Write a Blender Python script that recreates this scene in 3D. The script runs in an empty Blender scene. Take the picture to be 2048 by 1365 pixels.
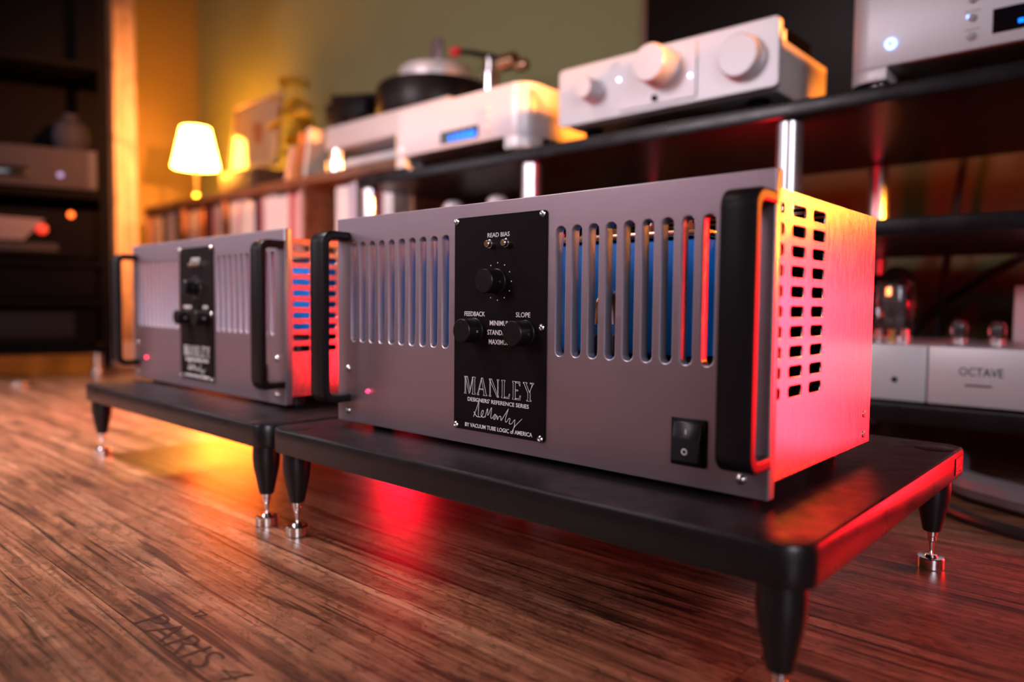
import bpy, bmesh, math, random
from mathutils import Vector, Matrix, Euler
random.seed(7)
S = bpy.context.scene
C = S.collection
PI = math.pi
# ------------------------------------------------------------------ camera
cam = bpy.data.cameras.new('camera'); camo = bpy.data.objects.new('camera', cam); C.objects.link(camo)
yaw, pitch, roll = .73351, -.05149, .00942
fw = Vector((-math.sin(yaw)*math.cos(pitch), math.cos(yaw)*math.cos(pitch), math.sin(pitch)))
rt = Vector((math.cos(yaw), math.sin(yaw), 0)); up = rt.cross(fw)
rt, up = math.cos(roll)*rt + math.sin(roll)*up, -math.sin(roll)*rt + math.cos(roll)*up
M = Matrix((rt, up, -fw)).transposed().to_4x4(); M.translation = (.67451, -.46514, .24814)
camo.matrix_world = M
cam.sensor_width = 36; cam.lens = 1463.89/2048*36; cam.clip_start = .02; cam.clip_end = 30
cam.dof.use_dof = True; cam.dof.focus_distance = .625; cam.dof.aperture_fstop = 2.5
S.camera = camo
# ------------------------------------------------------------------ world, lights, exposure
w = bpy.data.worlds.new('world'); S.world = w; w.use_nodes = True
w.node_tree.nodes['Background'].inputs[0].default_value = (.02, .018, .022, 1)
w.node_tree.nodes['Background'].inputs[1].default_value = 1.0
S.view_settings.view_transform = 'Standard'; S.view_settings.look = 'None'
S.cycles.max_bounces = 7; S.cycles.diffuse_bounces = 3; S.cycles.glossy_bounces = 4; S.cycles.transmission_bounces = 6
S.cycles.caustics_reflective = False
S.view_settings.exposure = 0.0; S.view_settings.gamma = 1.0; S.view_settings.use_curve_mapping = False

def light(name, kind, loc, energy, color, size=.1, target=None, sizey=None, spread=None):
    l = bpy.data.lights.new(name, kind); l.energy = energy; l.color = color
    if kind == 'AREA':
        l.size = size
        if sizey: l.shape = 'RECTANGLE'; l.size_y = sizey
        if spread: l.spread = spread
    else:
        l.shadow_soft_size = size
    o = bpy.data.objects.new(name, l); C.objects.link(o); o.location = loc
    if target is not None:
        o.rotation_euler = (Vector(target)-Vector(loc)).to_track_quat('-Z', 'Y').to_euler()
    return o
light('ceiling_light', 'AREA', (-1.25, -.75, 2.3), 20, (1, .82, .78), .6, (-.85, -.05, 0), .6, math.radians(57))
light('window_light', 'AREA', (-1.0, -1.9, 1.3), 15.5, (1, .85, .93), 1.0, (-1.3, .8, .5), .9, math.radians(92))
light('side_window_light', 'AREA', (2.15, -1.5, 1.0), 6, (.92, .88, 1), .9, (.2, .0, .3), .9, math.radians(70))
light('left_window_light', 'AREA', (-3.15, -1.3, 1.1), 4, (.86, .88, 1), 1.0, (-.6, .5, .4), .9, math.radians(120))
light('red_lamp', 'AREA', (.76, .64, .20), 2.3, (1, .006, .011), .16, (.45, .12, .30), .34, math.radians(84))
light('red_back_lamp', 'POINT', (.16, .73, .42), 3.0, (1, .006, .018), .035)
light('red_floor_lamp', 'POINT', (-.50, .50, .10), 5.0, (1, .006, .020), .04)
light('red_rack_lamp', 'POINT', (.86, .86, .25), 6, (1, .006, .018), .05)
light('orange_low_lamp', 'AREA', (.90, .95, .50), .40, (1, .30, .02), .12, (.46, .10, .34), .16, math.radians(50))
light('orange_post_fill', 'AREA', (.96, .99, .47), .05, (1, .28, .02), .06, (.225, 1.165, .43), .06, math.radians(7))  # added narrow beam that tints only the rear rack post
light('orange_corner_lamp', 'AREA', (.52, 1.27, .66), .5, (1, .25, .02), .08, (.19, .80, .63), .08, math.radians(55))
light('orange_shelf_lamp', 'AREA', (-.02, 1.20, .68), .55, (1, .25, .02), .08, (-.34, .80, .65), .08, math.radians(80))
light('orange_lamp', 'AREA', (1.15, 1.22, 1.05), 4.5, (1, .25, .02), .16, (-.1, .74, .62), .16, math.radians(50))
light('amber_floor_lamp', 'AREA', (-1.0, .38, .12), 5, (1, .135, .010), .22, (-.75, -.6, .06), .18)
light('amber_side_lamp', 'AREA', (-1.02, .40, .16), 3, (1, .24, .03), .14, (-2.2, .72, .35), .14, math.radians(130))
light('amber_post_fill', 'AREA', (2.0, .38, 1.0), 9, (1, .34, .10), .10, (-2.23, .61, .75), .10, math.radians(17))  # added unseen beam to brighten the timber post

# ------------------------------------------------------------------ materials
MATS = {}
def mat(name, col=(.8, .8, .8), metal=0., rough=.5, emit=None, es=1., spec=.5, coat=0., trans=0., ior=1.45, aniso=0.):
    if name in MATS: return MATS[name]
    m = bpy.data.materials.new(name); m.use_nodes = True
    b = m.node_tree.nodes['Principled BSDF']
    b.inputs['Base Color'].default_value = (*col, 1); b.inputs['Metallic'].default_value = metal
    b.inputs['Roughness'].default_value = rough; b.inputs['Specular IOR Level'].default_value = spec
    b.inputs['Coat Weight'].default_value = coat; b.inputs['Transmission Weight'].default_value = trans
    b.inputs['IOR'].default_value = ior; b.inputs['Anisotropic'].default_value = aniso
    if emit: b.inputs['Emission Color'].default_value = (*emit, 1); b.inputs['Emission Strength'].default_value = es
    MATS[name] = m
    return m
def vary(m, scale=(1, 1, 1), detail=4, amt=.2, bump=0., rough_amt=0., nscale=10):
    """noise in object space: slight colour, roughness and relief variation"""
    nt = m.node_tree; N = nt.nodes; L = nt.links; b = N['Principled BSDF']
    tc = N.new('ShaderNodeTexCoord'); mp = N.new('ShaderNodeMapping'); no = N.new('ShaderNodeTexNoise')
    mp.inputs['Scale'].default_value = scale; no.inputs['Scale'].default_value = nscale; no.inputs['Detail'].default_value = detail
    L.new(tc.outputs['Object'], mp.inputs[0]); L.new(mp.outputs[0], no.inputs['Vector'])
    col = b.inputs['Base Color'].default_value[:3]
    if amt:
        r = N.new('ShaderNodeMix'); r.data_type = 'RGBA'
        r.inputs[6].default_value = (*[c*(1-amt) for c in col], 1); r.inputs[7].default_value = (*[min(1, c*(1+amt)) for c in col], 1)
        L.new(no.outputs['Fac'], r.inputs[0]); L.new(r.outputs[2], b.inputs['Base Color'])
    if rough_amt:
        q = N.new('ShaderNodeMapRange'); ro = b.inputs['Roughness'].default_value
        q.inputs[1].default_value = .3; q.inputs[2].default_value = .7
        q.inputs[3].default_value = max(.02, ro-rough_amt); q.inputs[4].default_value = ro+rough_amt
        L.new(no.outputs['Fac'], q.inputs[0]); L.new(q.outputs[0], b.inputs['Roughness'])
    if bump:
        bp = N.new('ShaderNodeBump'); bp.inputs['Strength'].default_value = bump; bp.inputs['Distance'].default_value = .001
        L.new(no.outputs['Fac'], bp.inputs['Height']); L.new(bp.outputs[0], b.inputs['Normal'])
    return m

m_panel = vary(mat('anodised_grey_aluminium', (.43, .325, .37), 1., .43), (6, 1, 500), amt=.06, bump=.06, rough_amt=.04, nscale=3)  # pink tint in the base colour stands for red bounce light
m_slot = mat('bare_aluminium_edge', (.72, .66, .74), .9, .34)
m_side = vary(mat('brushed_aluminium_side', (.80, .76, .76), 1., .25, aniso=.4), (1, 260, 9), amt=.05, rough_amt=.05, nscale=5)
m_black = vary(mat('satin_black_anodised', (.008, .006, .007), .0, .38, spec=.25), amt=.2, nscale=60)
m_plate = vary(mat('black_nameplate', (.006, .003, .004), .0, .5, spec=.12), amt=.3, rough_amt=.05, nscale=40)
m_print = mat('white_print', (.85, .80, .80), 0, .6, emit=None)
m_screw = vary(mat('bright_steel', (.80, .76, .74), 1., .22), amt=.05, nscale=80)
m_gold = mat('gold_plated', (.85, .55, .22), 1., .22)
m_stand = vary(mat('satin_black_lacquer', (.009, .007, .008), 0., .30, spec=.5), amt=.15, rough_amt=.05, nscale=30)
m_stand_top = vary(mat('dusty_black_top', (.010, .008, .010), 0., .45, spec=.14), amt=.3, rough_amt=.06, nscale=60)
m_leg = mat('black_turned_metal', (.012, .010, .011), .2, .32)
m_chrome = vary(mat('polished_steel', (.86, .83, .82), 1., .14), amt=.04, nscale=60)
m_red_led = mat('red_led', (.3, 0, .02), 0, .3, emit=(1, .02, .08), es=6)
m_blue_led = mat('blue_white_led', (.5, .6, 1), 0, .3, emit=(.50, .62, 1), es=7)
m_blue_ring = mat('blue_ring_led', (.2, .4, 1), 0, .3, emit=(.25, .42, 1), es=4)
m_blue_seg = mat('blue_display_segment', (0, .1, 1), 0, .3, emit=(.0, .16, 1), es=3)
m_display = mat('black_display_glass', (.004, .004, .006), 0, .12)
m_blue = vary(mat('blue_transformer_wrap', (.008, .26, 1.0), 0, .42), amt=.15, nscale=20)
m_copper = mat('copper_plate', (.75, .42, .26), 1., .25)
m_cap = mat('black_capacitor_sleeve', (.012, .012, .014), 0, .3)
m_glass = mat('valve_glass', (.9, .85, .85), 0, .03, trans=1., ior=1.45)
m_plate_in = mat('valve_grey_plate', (.06, .05, .05), .5, .45)
m_getter = mat('valve_silver_getter', (.6, .55, .52), 1., .18)
m_filament = mat('valve_filament', (.8, .2, .05), 0, .5, emit=(1, .25, .04), es=5)
m_silver = vary(mat('bead_blasted_silver', (.70, .665, .68), .25, .42), amt=.03, bump=.02, nscale=200)
m_silver_d = vary(mat('silver_sheet', (.72, .68, .68), .3, .42), amt=.04, nscale=60)
m_rackblack = vary(mat('rack_black_board', (.010, .009, .010), 0, .34, spec=.3), amt=.15, nscale=30)
m_post = vary(mat('rack_silver_post', (.80, .78, .80), .9, .28), amt=.03, nscale=60)
m_dark = mat('dark_component_case', (.004, .0035, .0035), 0, .7, spec=.0)
m_mid = mat('dim_grey_case', (.012, .011, .012), 0, .7, spec=0)  # grey darkened for the left rack's shade; also serves as dark print

def ramp(N, stops):
    r = N.new('ShaderNodeValToRGB'); e = r.color_ramp.elements
    e[0].position, e[0].color = stops[0][0], (*stops[0][1], 1); e[1].position, e[1].color = stops[-1][0], (*stops[-1][1], 1)
    for p, c in stops[1:-1]:
        q = e.new(p); q.color = (*c, 1)
    return r
def wood(name, a, b, c, rough=.4, along='x', scale=1., cracks=True):
    m = bpy.data.materials.new(name); m.use_nodes = True; nt = m.node_tree; N = nt.nodes; L = nt.links; bs = N['Principled BSDF']
    g = N.new('ShaderNodeNewGeometry'); oi = N.new('ShaderNodeObjectInfo')
    ad = N.new('ShaderNodeVectorMath'); ad.operation = 'ADD'; sc = N.new('ShaderNodeVectorMath'); sc.operation = 'SCALE'; sc.inputs[3].default_value = 31
    cb = N.new('ShaderNodeCombineXYZ'); L.new(oi.outputs['Random'], cb.inputs[0]); L.new(oi.outputs['Random'], cb.inputs[1]); L.new(cb.outputs[0], sc.inputs[0])
    L.new(g.outputs['Position'], ad.inputs[0]); L.new(sc.outputs[0], ad.inputs[1])
    def nz(sx, sy, sz, detail, dist=0., rough=.6):
        mp = N.new('ShaderNodeMapping'); mp.inputs['Scale'].default_value = (sx*scale, sy*scale, sz*scale) if along == 'x' else (sy*scale, sy*scale, sx*scale)
        n = N.new('ShaderNodeTexNoise'); n.inputs['Scale'].default_value = 1; n.inputs['Detail'].default_value = detail
        n.inputs['Distortion'].default_value = dist; n.inputs['Roughness'].default_value = rough
        L.new(ad.outputs[0], mp.inputs[0]); L.new(mp.outputs[0], n.inputs['Vector']); return n
    n1 = nz(2.2, 42, 42, 5, .6); n2 = nz(5, 190, 190, 3, .3); n3 = nz(9, 13, 13, 5, 1.6); n4 = nz(3.4, 95, 95, 2, .8); n5 = nz(60, 130, 130, 3, 1.2)
    r1 = ramp(N, [(.28, a), (.5, b), (.74, c)]); L.new(n1.outputs['Fac'], r1.inputs[0])
    def mul(cur, n, lo, hi, dark, f):
        rr = ramp(N, [(lo, (dark,)*3), (hi, (1, 1, 1))]); L.new(n.outputs['Fac'], rr.inputs[0])
        mx = N.new('ShaderNodeMix'); mx.data_type = 'RGBA'; mx.blend_type = 'MULTIPLY'; mx.inputs[0].default_value = f
        L.new(cur, mx.inputs[6]); L.new(rr.outputs[0], mx.inputs[7]); return mx.outputs[2]
    cur = mul(r1.outputs[0], n2, .38, .60, .42, .85)
    cur = mul(cur, n3, .33, .52, .45, .7)
    if cracks:
        cur = mul(cur, n4, .37, .415, .16, .9)
        cur = mul(cur, n5, .40, .48, .4, .7)
    L.new(cur, bs.inputs['Base Color'])
    mr = N.new('ShaderNodeMapRange'); mr.inputs[3].default_value = rough-.07; mr.inputs[4].default_value = rough+.09
    L.new(n2.outputs['Fac'], mr.inputs[0]); L.new(mr.outputs[0], bs.inputs['Roughness'])
    bp = N.new('ShaderNodeBump'); bp.inputs['Strength'].default_value = .22; bp.inputs['Distance'].default_value = .0012
    L.new(n2.outputs['Fac'], bp.inputs['Height']); L.new(bp.outputs[0], bs.inputs['Normal'])
    MATS[name] = m; return m
m_floor = wood('aged_oak_plank', (.11, .040, .022), (.34, .140, .074), (.54, .275, .16), .36)
m_sb = wood('walnut_board', (.20, .085, .04), (.30, .13, .065), (.38, .18, .09), .45, cracks=False)
m_timber = wood('pine_timber', (.50, .33, .20), (.62, .43, .28), (.70, .50, .33), .55, along='z', scale=.6, cracks=False)
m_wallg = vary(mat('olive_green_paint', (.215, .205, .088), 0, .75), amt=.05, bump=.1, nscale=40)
m_wallo = vary(mat('ochre_brown_wall', (.25, .155, .04), 0, .75), amt=.05, bump=.1, nscale=40)  # browner than the green back wall
m_ceil = mat('ceiling_paint', (.30, .29, .27), 0, .9)
m_white = mat('white_paint', (.8, .77, .74), 0, .5)

# ------------------------------------------------------------------ mesh helpers
def bx(bm, x0, x1, y0, y1, z0, z1, bev=0., seg=2):
    r = bmesh.ops.create_cube(bm, size=1); v = r['verts']
    for q in v: q.co = Vector(((x0+x1)/2+q.co.x*(x1-x0), (y0+y1)/2+q.co.y*(y1-y0), (z0+z1)/2+q.co.z*(z1-z0)))
    if bev:
        ed = list({e for q in v for e in q.link_edges})
        bmesh.ops.bevel(bm, geom=ed, offset=bev, segments=seg, affect='EDGES', profile=.5)
def box(*a, **k):
    bm = bmesh.new(); bx(bm, *a, **k); return bm
def lathe(bm, prof, c=(0, 0, 0), axis='z', seg=32):
    """prof: (radius, height) from the base upward; axis z, or -y for things facing the viewer, or x"""
    rings = []
    for r, h in prof:
        ring = []
        for i in range(seg):
            a = 2*PI*i/seg; u, v = r*math.cos(a), r*math.sin(a)
            if axis == 'z': p = (u, v, h)
            elif axis == '-y': p = (u, -h, v)
            else: p = (h, u, v)
            ring.append(bm.verts.new(Vector(c)+Vector(p)))
        rings.append(ring)
    for a, b in zip(rings, rings[1:]):
        for i in range(seg):
            j = (i+1) % seg
            bm.faces.new((a[i], a[j], b[j], b[i]))
    bm.faces.new(rings[0][::-1]); bm.faces.new(rings[-1])
    bmesh.ops.recalc_face_normals(bm, faces=bm.faces)
    return bm
def lathed(prof, c=(0, 0, 0), axis='z', seg=32): return lathe(bmesh.new(), prof, c, axis, seg)
def tube_pts(bm, pts, r, seg=8):
    pts = [Vector(p) for p in pts]; rings = []
    for i, p in enumerate(pts):
        d = (pts[min(i+1, len(pts)-1)]-pts[max(i-1, 0)]).normalized()
        a = d.cross(Vector((0, 0, 1)));  a = a.normalized() if a.length > .01 else Vector((1, 0, 0)); b = d.cross(a)
        rr = r[i] if isinstance(r, (list, tuple)) else r
        rings.append([bm.verts.new(p+rr*(math.cos(2*PI*k/seg)*a+math.sin(2*PI*k/seg)*b)) for k in range(seg)])
    for a, b in zip(rings, rings[1:]):
        for k in range(seg): bm.faces.new((a[k], a[(k+1) % seg], b[(k+1) % seg], b[k]))
    bm.faces.new(rings[0][::-1]); bm.faces.new(rings[-1])
    bmesh.ops.recalc_face_normals(bm, faces=bm.faces)
    return bm
def spline(P, n=8):
    P = [Vector(p) for p in P]; out = []
    for i in range(len(P)-1):
        p0, p1, p2, p3 = P[max(i-1, 0)], P[i], P[i+1], P[min(i+2, len(P)-1)]
        for k in range(n):
            t = k/n; out.append(.5*((2*p1)+(-p0+p2)*t+(2*p0-5*p1+4*p2-p3)*t*t+(-p0+3*p1-3*p2+p3)*t**3))
    out.append(P[-1]); return out
def link(name, me, m, parent=None, smooth=False):
    if m and not me.materials: me.materials.append(m)
    o = bpy.data.objects.new(name, me); C.objects.link(o)
    if parent: o.parent = parent
    return o
def smooth_by_angle(me, ang=.6):
    bm = bmesh.new(); bm.from_mesh(me)
    for f in bm.faces: f.smooth = True
    for e in bm.edges:
        if len(e.link_faces) == 2 and e.calc_face_angle(0) > ang: e.smooth = False
    bm.to_mesh(me); bm.free()
def obj(name, bm, m, parent=None, label=None, smooth=True):
    me = bpy.data.meshes.new(name); bm.to_mesh(me); bm.free()
    if smooth: smooth_by_angle(me)
    o = link(name, me, m, parent)
    if label: o['label'] = label
    return o
def tag(o, label, cat, group=None, kind=None):
    o['label'] = label
    if cat: o['category'] = cat
    if group: o['group'] = group
    if kind: o['kind'] = kind
    return o
def thing(name, label, cat, loc=(0, 0, 0), rz=0, group=None):
    o = bpy.data.objects.new(name, None); C.objects.link(o); o.empty_display_size = .05
    o.location = loc; o.rotation_euler = (0, 0, rz)
    return tag(o, label, cat, group)
def struct(name, bm, m, label=None, parent=None):
    o = obj(name, bm, m, parent, label, smooth=False)
    if not parent: o['kind'] = 'structure'
    return o
def copy_tree(o, parent=None):
    c = o.copy(); C.objects.link(c); c.parent = parent
    for ch in list(o.children): copy_tree(ch, c)
    return c
def rrect(x0, x1, y0, y1, r, n=6, rs=None):
    rs = rs or (r, r, r, r); P = []
    for (cx, cy, sx, sy, a0), q in zip(((x1, y0, -1, 1, -PI/2), (x1, y1, -1, -1, 0), (x0, y1, 1, -1, PI/2), (x0, y0, 1, 1, PI)), rs):
        if q <= 0: P.append((cx, cy)); continue
        for i in range(n+1):
            a = a0+PI/2*i/n; P.append((cx+sx*q+q*math.cos(a), cy+sy*q+q*math.sin(a)))
    return P
XZ = Matrix.Rotation(PI/2, 4, 'X')                       # drawing (x, y) becomes (x, z), facing -y
YZ = Matrix(((0, 0, 1, 0), (1, 0, 0, 0), (0, 1, 0, 0), (0, 0, 0, 1)))   # drawing (x, y) becomes (y, z), facing +x
def curve_mesh(name, curve, mtx):
    o = bpy.data.objects.new('tmp', curve); C.objects.link(o)
    dg = bpy.context.evaluated_depsgraph_get(); dg.update()
    me = bpy.data.meshes.new_from_object(o.evaluated_get(dg)); me.name = name; me.materials.clear()
    bpy.data.objects.remove(o); bpy.data.curves.remove(curve)
    me.transform(mtx); return me
def plate(name, outer, holes, t, bev, m, parent=None, mtx=XZ, off=(0, 0, 0), label=None, edge_mat=None):
    """flat plate with holes; thickness t centred on the drawing plane, bevelled rims"""
    cu = bpy.data.curves.new(name, 'CURVE'); cu.dimensions = '2D'; cu.fill_mode = 'BOTH'
    cu.extrude = max(0, t/2-bev); cu.bevel_depth = bev; cu.offset = -bev; cu.bevel_resolution = 1
    for P in [outer]+list(holes):
        s = cu.splines.new('POLY'); s.points.add(len(P)-1); s.use_cyclic_u = True
        for q, p in zip(s.points, P): q.co = (p[0], p[1], 0, 1)
    me = curve_mesh(name, cu, Matrix.Translation(off) @ mtx)
    bm = bmesh.new(); bm.from_mesh(me); bmesh.ops.remove_doubles(bm, verts=bm.verts, dist=1e-6); bm.to_mesh(me); bm.free()
    smooth_by_angle(me, .5); nax = mtx.to_3x3() @ Vector((0, 0, 1))
    for f in me.polygons:
        if abs(f.normal.dot(nax)) > .98: f.use_smooth = False
    o = link(name, me, m, parent)
    if edge_mat:
        me.materials.append(edge_mat); ax = mtx.to_3x3() @ Vector((0, 0, 1))
        for f in me.polygons:
            if abs(f.normal.dot(ax)) < .98: f.material_index = 1
    if label: o['label'] = label
    return o
def text(name, body, size, m, parent, pos, mtx=XZ, align='LEFT', ext=.00008, xs=1., shear=0., bold=0., width=None):
    cu = bpy.data.curves.new(name, 'FONT'); cu.body = body; cu.size = size; cu.align_x = align; cu.extrude = ext; cu.shear = shear; cu.offset = bold
    cu.resolution_u = 3
    me = curve_mesh(name, cu, Matrix.Identity(4))
    if width:
        xs_ = [v.co.x for v in me.vertices]; k = width/(max(xs_)-min(xs_)); me.transform(Matrix.Diagonal((k, 1, 1, 1)))
    elif xs != 1: me.transform(Matrix.Diagonal((xs, 1, 1, 1)))
    me.transform(Matrix.Translation(pos) @ mtx)
    return link(name, me, m, parent)
def strokes(name, lines, r, m, parent, pos, mtx=XZ, close=False):
    cu = bpy.data.curves.new(name, 'CURVE'); cu.dimensions = '3D'; cu.bevel_depth = r; cu.bevel_resolution = 0
    for P in lines:
        s = cu.splines.new('POLY'); s.points.add(len(P)-1); s.use_cyclic_u = close
        for q, p in zip(s.points, P): q.co = (p[0], p[1], 0, 1)
    me = curve_mesh(name, cu, Matrix.Translation(pos) @ mtx)
    return link(name, me, m, parent)

# ------------------------------------------------------------------ the room
X0, X1, Y0, Y1, ZC = -3.25, 2.4, -2.75, 1.36, 2.5
fl = struct('floor', box(X0, X1, Y0, Y1, -.06, -.012), m_rackblack, 'aged brown oak plank floor with printed marks')
PW, PL = .1868, 1.285
pm = bpy.data.meshes.new('plank'); b = box(0, PL-.0008, 0, PW-.0008, -.012, 0, bev=.0); b.to_mesh(pm); b.free(); pm.materials.append(m_floor)
row = 0; k0 = math.floor((Y0+.25)/PW)
offs = {0: .469-.92, 1: .469, -1: .30, 2: .10, -2: .75}
for k in range(k0, 9):
    y = -.2500+k*PW
    if y+PW > Y1+.001 and y > Y1-.02: break
    off = offs.get(k, (k*.437) % PL)
    off = off-PL*math.ceil((off-X0)/PL)
    x = off
    while x < X1:
        if x > X0-PL*.99:
            p = link('plank', pm, None, fl); p.location = (x, y, 0)
        x += PL
m_stamp = mat('dark_brown_floor_print', (.045, .018, .011), 0, .45)
text('floor_lettering', 'PARIS', .034, m_stamp, fl, (.088, -.250, .00025), Matrix.Identity(4), ext=.0001, width=.105, bold=-.0004)
text('floor_lettering', '4/73', .030, m_stamp, fl, (.205, -.246, .00025), Matrix.Identity(4), ext=.0001, width=.082, bold=-.0006, shear=.3)
text('floor_lettering', 'T7', .013, m_stamp, fl, (.105, -.213, .00025), Matrix.Identity(4), ext=.0001)
text('floor_lettering', '13', .020, m_stamp, fl, (.020, -.042, .00025), Matrix.Identity(4), ext=.0001, bold=-.0002)
text('floor_lettering', '1 5', .030, m_stamp, fl, (.545, .020, .00025), Matrix.Identity(4), ext=.0001)
struct('wall_back', box(X0-.1, X1+.1, Y1, Y1+.1, -.06, ZC), m_wallg, 'olive green painted wall behind the audio rack')
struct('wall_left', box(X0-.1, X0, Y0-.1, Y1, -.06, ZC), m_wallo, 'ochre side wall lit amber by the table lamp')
struct('wall_right', box(X1, X1+.1, Y0-.1, Y1, -.06, ZC), m_wallg)
struct('wall_front', box(X0-.1, X1+.1, Y0-.1, Y0, -.06, ZC), m_wallg)
struct('ceiling', box(X0-.1, X1+.1, Y0-.1, Y1+.1, ZC, ZC+.1), m_ceil)
tp = struct('trim_1', box(-.039, .039, -.039, .039, 0, ZC, bev=.004), m_timber, 'pale pine timber post with a white block at its foot')
tp.location = (-2.243, .602, 0)
struct('base_block', box(-.048, .048, -.048, .048, .0, .095, bev=.006), m_white, None, tp)

# ------------------------------------------------------------------ valve amplifiers
W, H, ZB = .4826, .2172, .1197
def slot(cx, z0, z1, r=.0047, n=8):
    P = []
    for i in range(n+1): a = -PI+PI*i/n; P.append((cx+r*math.cos(a), z0+r+r*math.sin(a)))
    for i in range(n+1): a = PI*i/n; P.append((cx+r*math.cos(a), z1-r+r*math.sin(a)))
    return P
def ser(letter):
    """outlined serif capitals on a unit-high grid"""
    t = .17; s = .05
    def leg(x0, x1, top=1, bot=0): return [(x0-s, bot), (x1+s, bot), (x1+s, bot+.05), (x1, bot+.09), (x1, top-.09), (x1+s, top-.05), (x1+s, top), (x0-s, top), (x0-s, top-.05), (x0, top-.09), (x0, bot+.09), (x0-s, bot+.05)]
    if letter == 'M': return [leg(.06, .12), leg(.74, .74+t), [(.10, 1), (.10+t, 1), (.52, .12), (.44, 0)], [(.46, .05), (.50, .10), (.76, 1), (.72, 1)]], 1.0
    if letter == 'A': return [[(.0, 0), (.14, 0), (.14, .04), (.09, .07), (.38, .96), (.34, 1), (.03, .07), (0, .04)], [(.34, 1), (.46, 1), (.76, .07), (.82, .04), (.82, 0), (.52, 0), (.52, .04), (.58, .07)], [(.18, .32), (.50, .32), (.49, .37), (.20, .37)]], .84
    if letter == 'N': return [leg(.08, .13), leg(.72, .77), [(.06, 1), (.06+t, 1), (.78, .02), (.70, 0), (.10, .90)]], .88
    if letter == 'L': return [leg(.08, .08+t), [(.25, 0), (.64, 0), (.70, .26), (.64, .26), (.56, .07), (.25, .07)]], .74
    if letter == 'E': return [leg(.08, .08+t), [(.25, 0), (.62, 0), (.67, .24), (.61, .24), (.54, .07), (.25, .07)], [(.25, 1), (.60, 1), (.63, .78), (.57, .78), (.51, .93), (.25, .93)], [(.25, .48), (.46, .48), (.46, .54), (.25, .54)]], .74
    if letter == 'Y': return [[(-.02, 1), (.28, 1), (.28, .96), (.22, .93), (.45, .50), (.52, .44), (.52, .07), (.60, .04), (.60, 0), (.26, 0), (.26, .04), (.34, .07), (.34, .44), (.05, .93), (-.02, .96)], [(.50, 1), (.78, 1), (.78, .96), (.72, .93), (.46, .50), (.50, .48), (.66, .93), (.60, .96), (.50, .96)]], .80
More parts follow.
